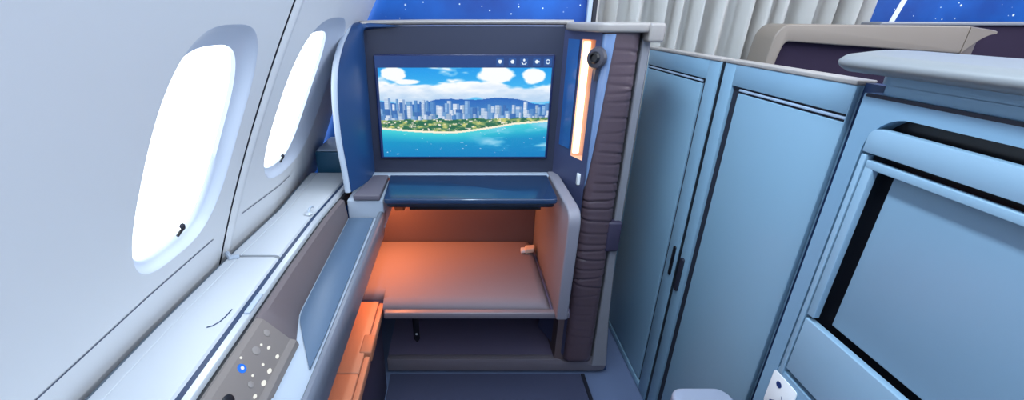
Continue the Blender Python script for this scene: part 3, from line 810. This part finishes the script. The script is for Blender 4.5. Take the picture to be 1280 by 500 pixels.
# sticker with the life-vest sign
sk = thing('safety_sticker', 'white square sticker with a blue life vest figure low on the storage cabinet', 'sticker', (CX - .001, .59, -.72))
bm = nb(); prism(bm, rpoly([(0.582, -0.720), (0.643, -0.720), (0.643, -0.636), (0.582, -0.636)], .008), 'x', CX - .0022, CX - .0004, .0004); build('sticker_sheet', bm, M['white'], sk)
M['ink'] = mat('sticker_ink', rgb(24, 52, 112), 0.5)
bm = nb()
lathe(bm, [(.0065, 0), (.0065, .0006), (.0005, .0007)], (CX - .0024, .622, -.656), (-1, 0, 0), 16)
prism(bm, rpoly([(0.604, -0.676), (0.609, -0.672), (0.598, -0.688), (0.594, -0.686)], .001), 'x', CX - .0030, CX - .0024)
prism(bm, rpoly([(0.596, -0.690), (0.602, -0.688), (0.600, -0.704), (0.588, -0.710), (0.586, -0.706), (0.595, -0.700)], .002), 'x', CX - .0030, CX - .0024)
prism(bm, rpoly([(0.630, -0.702), (0.618, -0.692), (0.614, -0.700), (0.606, -0.694), (0.608, -0.712), (0.624, -0.716)], .002), 'x', CX - .0030, CX - .0024)
build('figure', bm, M['ink'], sk)

# ------------------------------------------------------------------ armrest at the bottom of the picture
ar = thing('armrest', 'rounded grey leather armrest end in front of the wide sliding door', 'armrest', (.5, .5, -1.25))
bm = nb(); prism(bm, rpoly([(.435, .20), (.435, .655), (.452, .672), (.54, .672), (.557, .655), (.557, .20)], [.01, .03, .03, .03, .03, .01]), 'z', -.80, -.715, .016, 4); build('pad', bm, M['arm'], ar, angle=60)
bm = nb(); box(bm, .476, .55, .20, .655, -1.248, -.802, .008); build('pedestal', bm, M['dark_side'], ar)

# ------------------------------------------------------------------ seats across the aisle
sh = thing('seat_shell', 'beige-capped dark purple seat shell standing across the aisle', 'seat shell', (1.28, 1.46, -1.25))
poly = [(.953, -1.247), (.953, -.13), (.962, -.05), (.985, -.022), (1.55, -.028), (1.55, -.108), (1.004, -.072), (.995, -.082), (.985, -.13), (.985, -1.247)]
bm = nb(); prism(bm, rpoly(poly, [0, .05, .03, .03, 0, .01, .02, .01, .02, 0]), 'y', 1.40, 1.50, .010, 3); build('cap_frame', bm, M['beige'], sh, angle=50)
bm = nb(); box(bm, .986, 1.60, 1.425, 1.48, -1.247, -.055); build('fabric_panel', bm, M['purple'], sh)
rows = []
bm = nb()
for k in range(13):
    t = k / 12; a = t * math.pi / 2
    x = 1.55 + .085 * t
    zt = -.028 - .012 * t; zb = -.106 + .056 * math.sin(a) 
    rows.append([(x, 1.40, zt - .004), (x, 1.41, zt), (x, 1.50, zt), (x, 1.50, min(zb, zt - .006)), (x, 1.40, min(zb, zt - .006))])
g = gridmesh(bm, rows, close=True); bm.faces.new(g[0]); bm.faces.new(g[-1]); build('cap_tip', bm, M['beige'], sh)
bm = nb(); box(bm, 1.555, 1.598, 1.41, 1.424, -.30, -.052, .004); build('end_cheek', bm, M['beige_end'], sh)
s2 = thing('seat_shell', 'dark purple seat shell behind the beige-capped one at far right', 'seat shell', (1.95, 1.57, -1.25))
bm = nb(); box(bm, 1.40, 2.40, 1.54, 1.60, -1.247, -.030, .006); build('fabric_panel', bm, M['purple'], s2)
bm = nb(); box(bm, 1.39, 2.41, 1.53, 1.61, -.0295, -.018, .004); build('top_rim', bm, M['trim'], s2)

# ------------------------------------------------------------------ light
def area(name, loc, rot, sx, sy, power, col):
    l = bpy.data.lights.new(name, 'AREA'); l.shape = 'RECTANGLE'; l.size = sx; l.size_y = sy; l.energy = power; l.color = col
    o = bpy.data.objects.new(name, l); COL.objects.link(o); o.location = (loc[0], loc[1], loc[2] + H); o.rotation_euler = rot
    return o
CW = (.93, .965, 1.0)
area('ceiling_lamp', (.9, .0, .93), (0, 0, 0), 1.6, 2.2, 22, CW)
# unseen fill lamps added high on both sides to brighten side wall and doors
area('cove_lamp', (.06, .2, .80), (0, math.radians(-48), 0), .12, 2.4, 34, (.70, .87, 1.0))
area('cove_lamp', (2.35, .2, .80), (0, math.radians(58), 0), .12, 2.4, 33, CW)
# orange mood light tucked under the console's rail, and a second in the niche
area('mood_lamp', (-.285, .78, -.655), (0, math.radians(-8), 0), .025, .9, .26, (1.0, .50, .28))
area('mood_lamp', (-.285, 1.34, -.62), (0, math.radians(-25), 0), .03, .30, 2.2, (1.0, .27, .08))
area('mood_lamp', (-.06, 1.50, -.555), (math.radians(-14), 0, 0), .50, .02, 1.3, (1.0, .27, .08))

w = bpy.data.worlds.new('daylight'); SC.world = w; w.use_nodes = True
bg = w.node_tree.nodes['Background']; bg.inputs['Color'].default_value = (.90, .96, 1.0, 1); bg.inputs['Strength'].default_value = 3.0

# ------------------------------------------------------------------ camera
cam = bpy.data.cameras.new('camera'); co = bpy.data.objects.new('camera', cam); COL.objects.link(co)
cam.sensor_fit = 'HORIZONTAL'; cam.sensor_width = 36.0
cam.lens = 536.0 / 1280.0 * 36.0
cam.shift_x = (640 - 575) / 1280.0
cam.clip_start = .02
co.location = (0, 0, H)
co.rotation_euler = (math.radians(90) - math.atan(230 / 536.0), 0, 0)
SC.camera = co
SC.view_settings.view_transform = 'Standard'; SC.view_settings.look = 'None'
SC.view_settings.gamma = 1.0; SC.view_settings.exposure = 0.0
SC.view_settings.use_curve_mapping = False
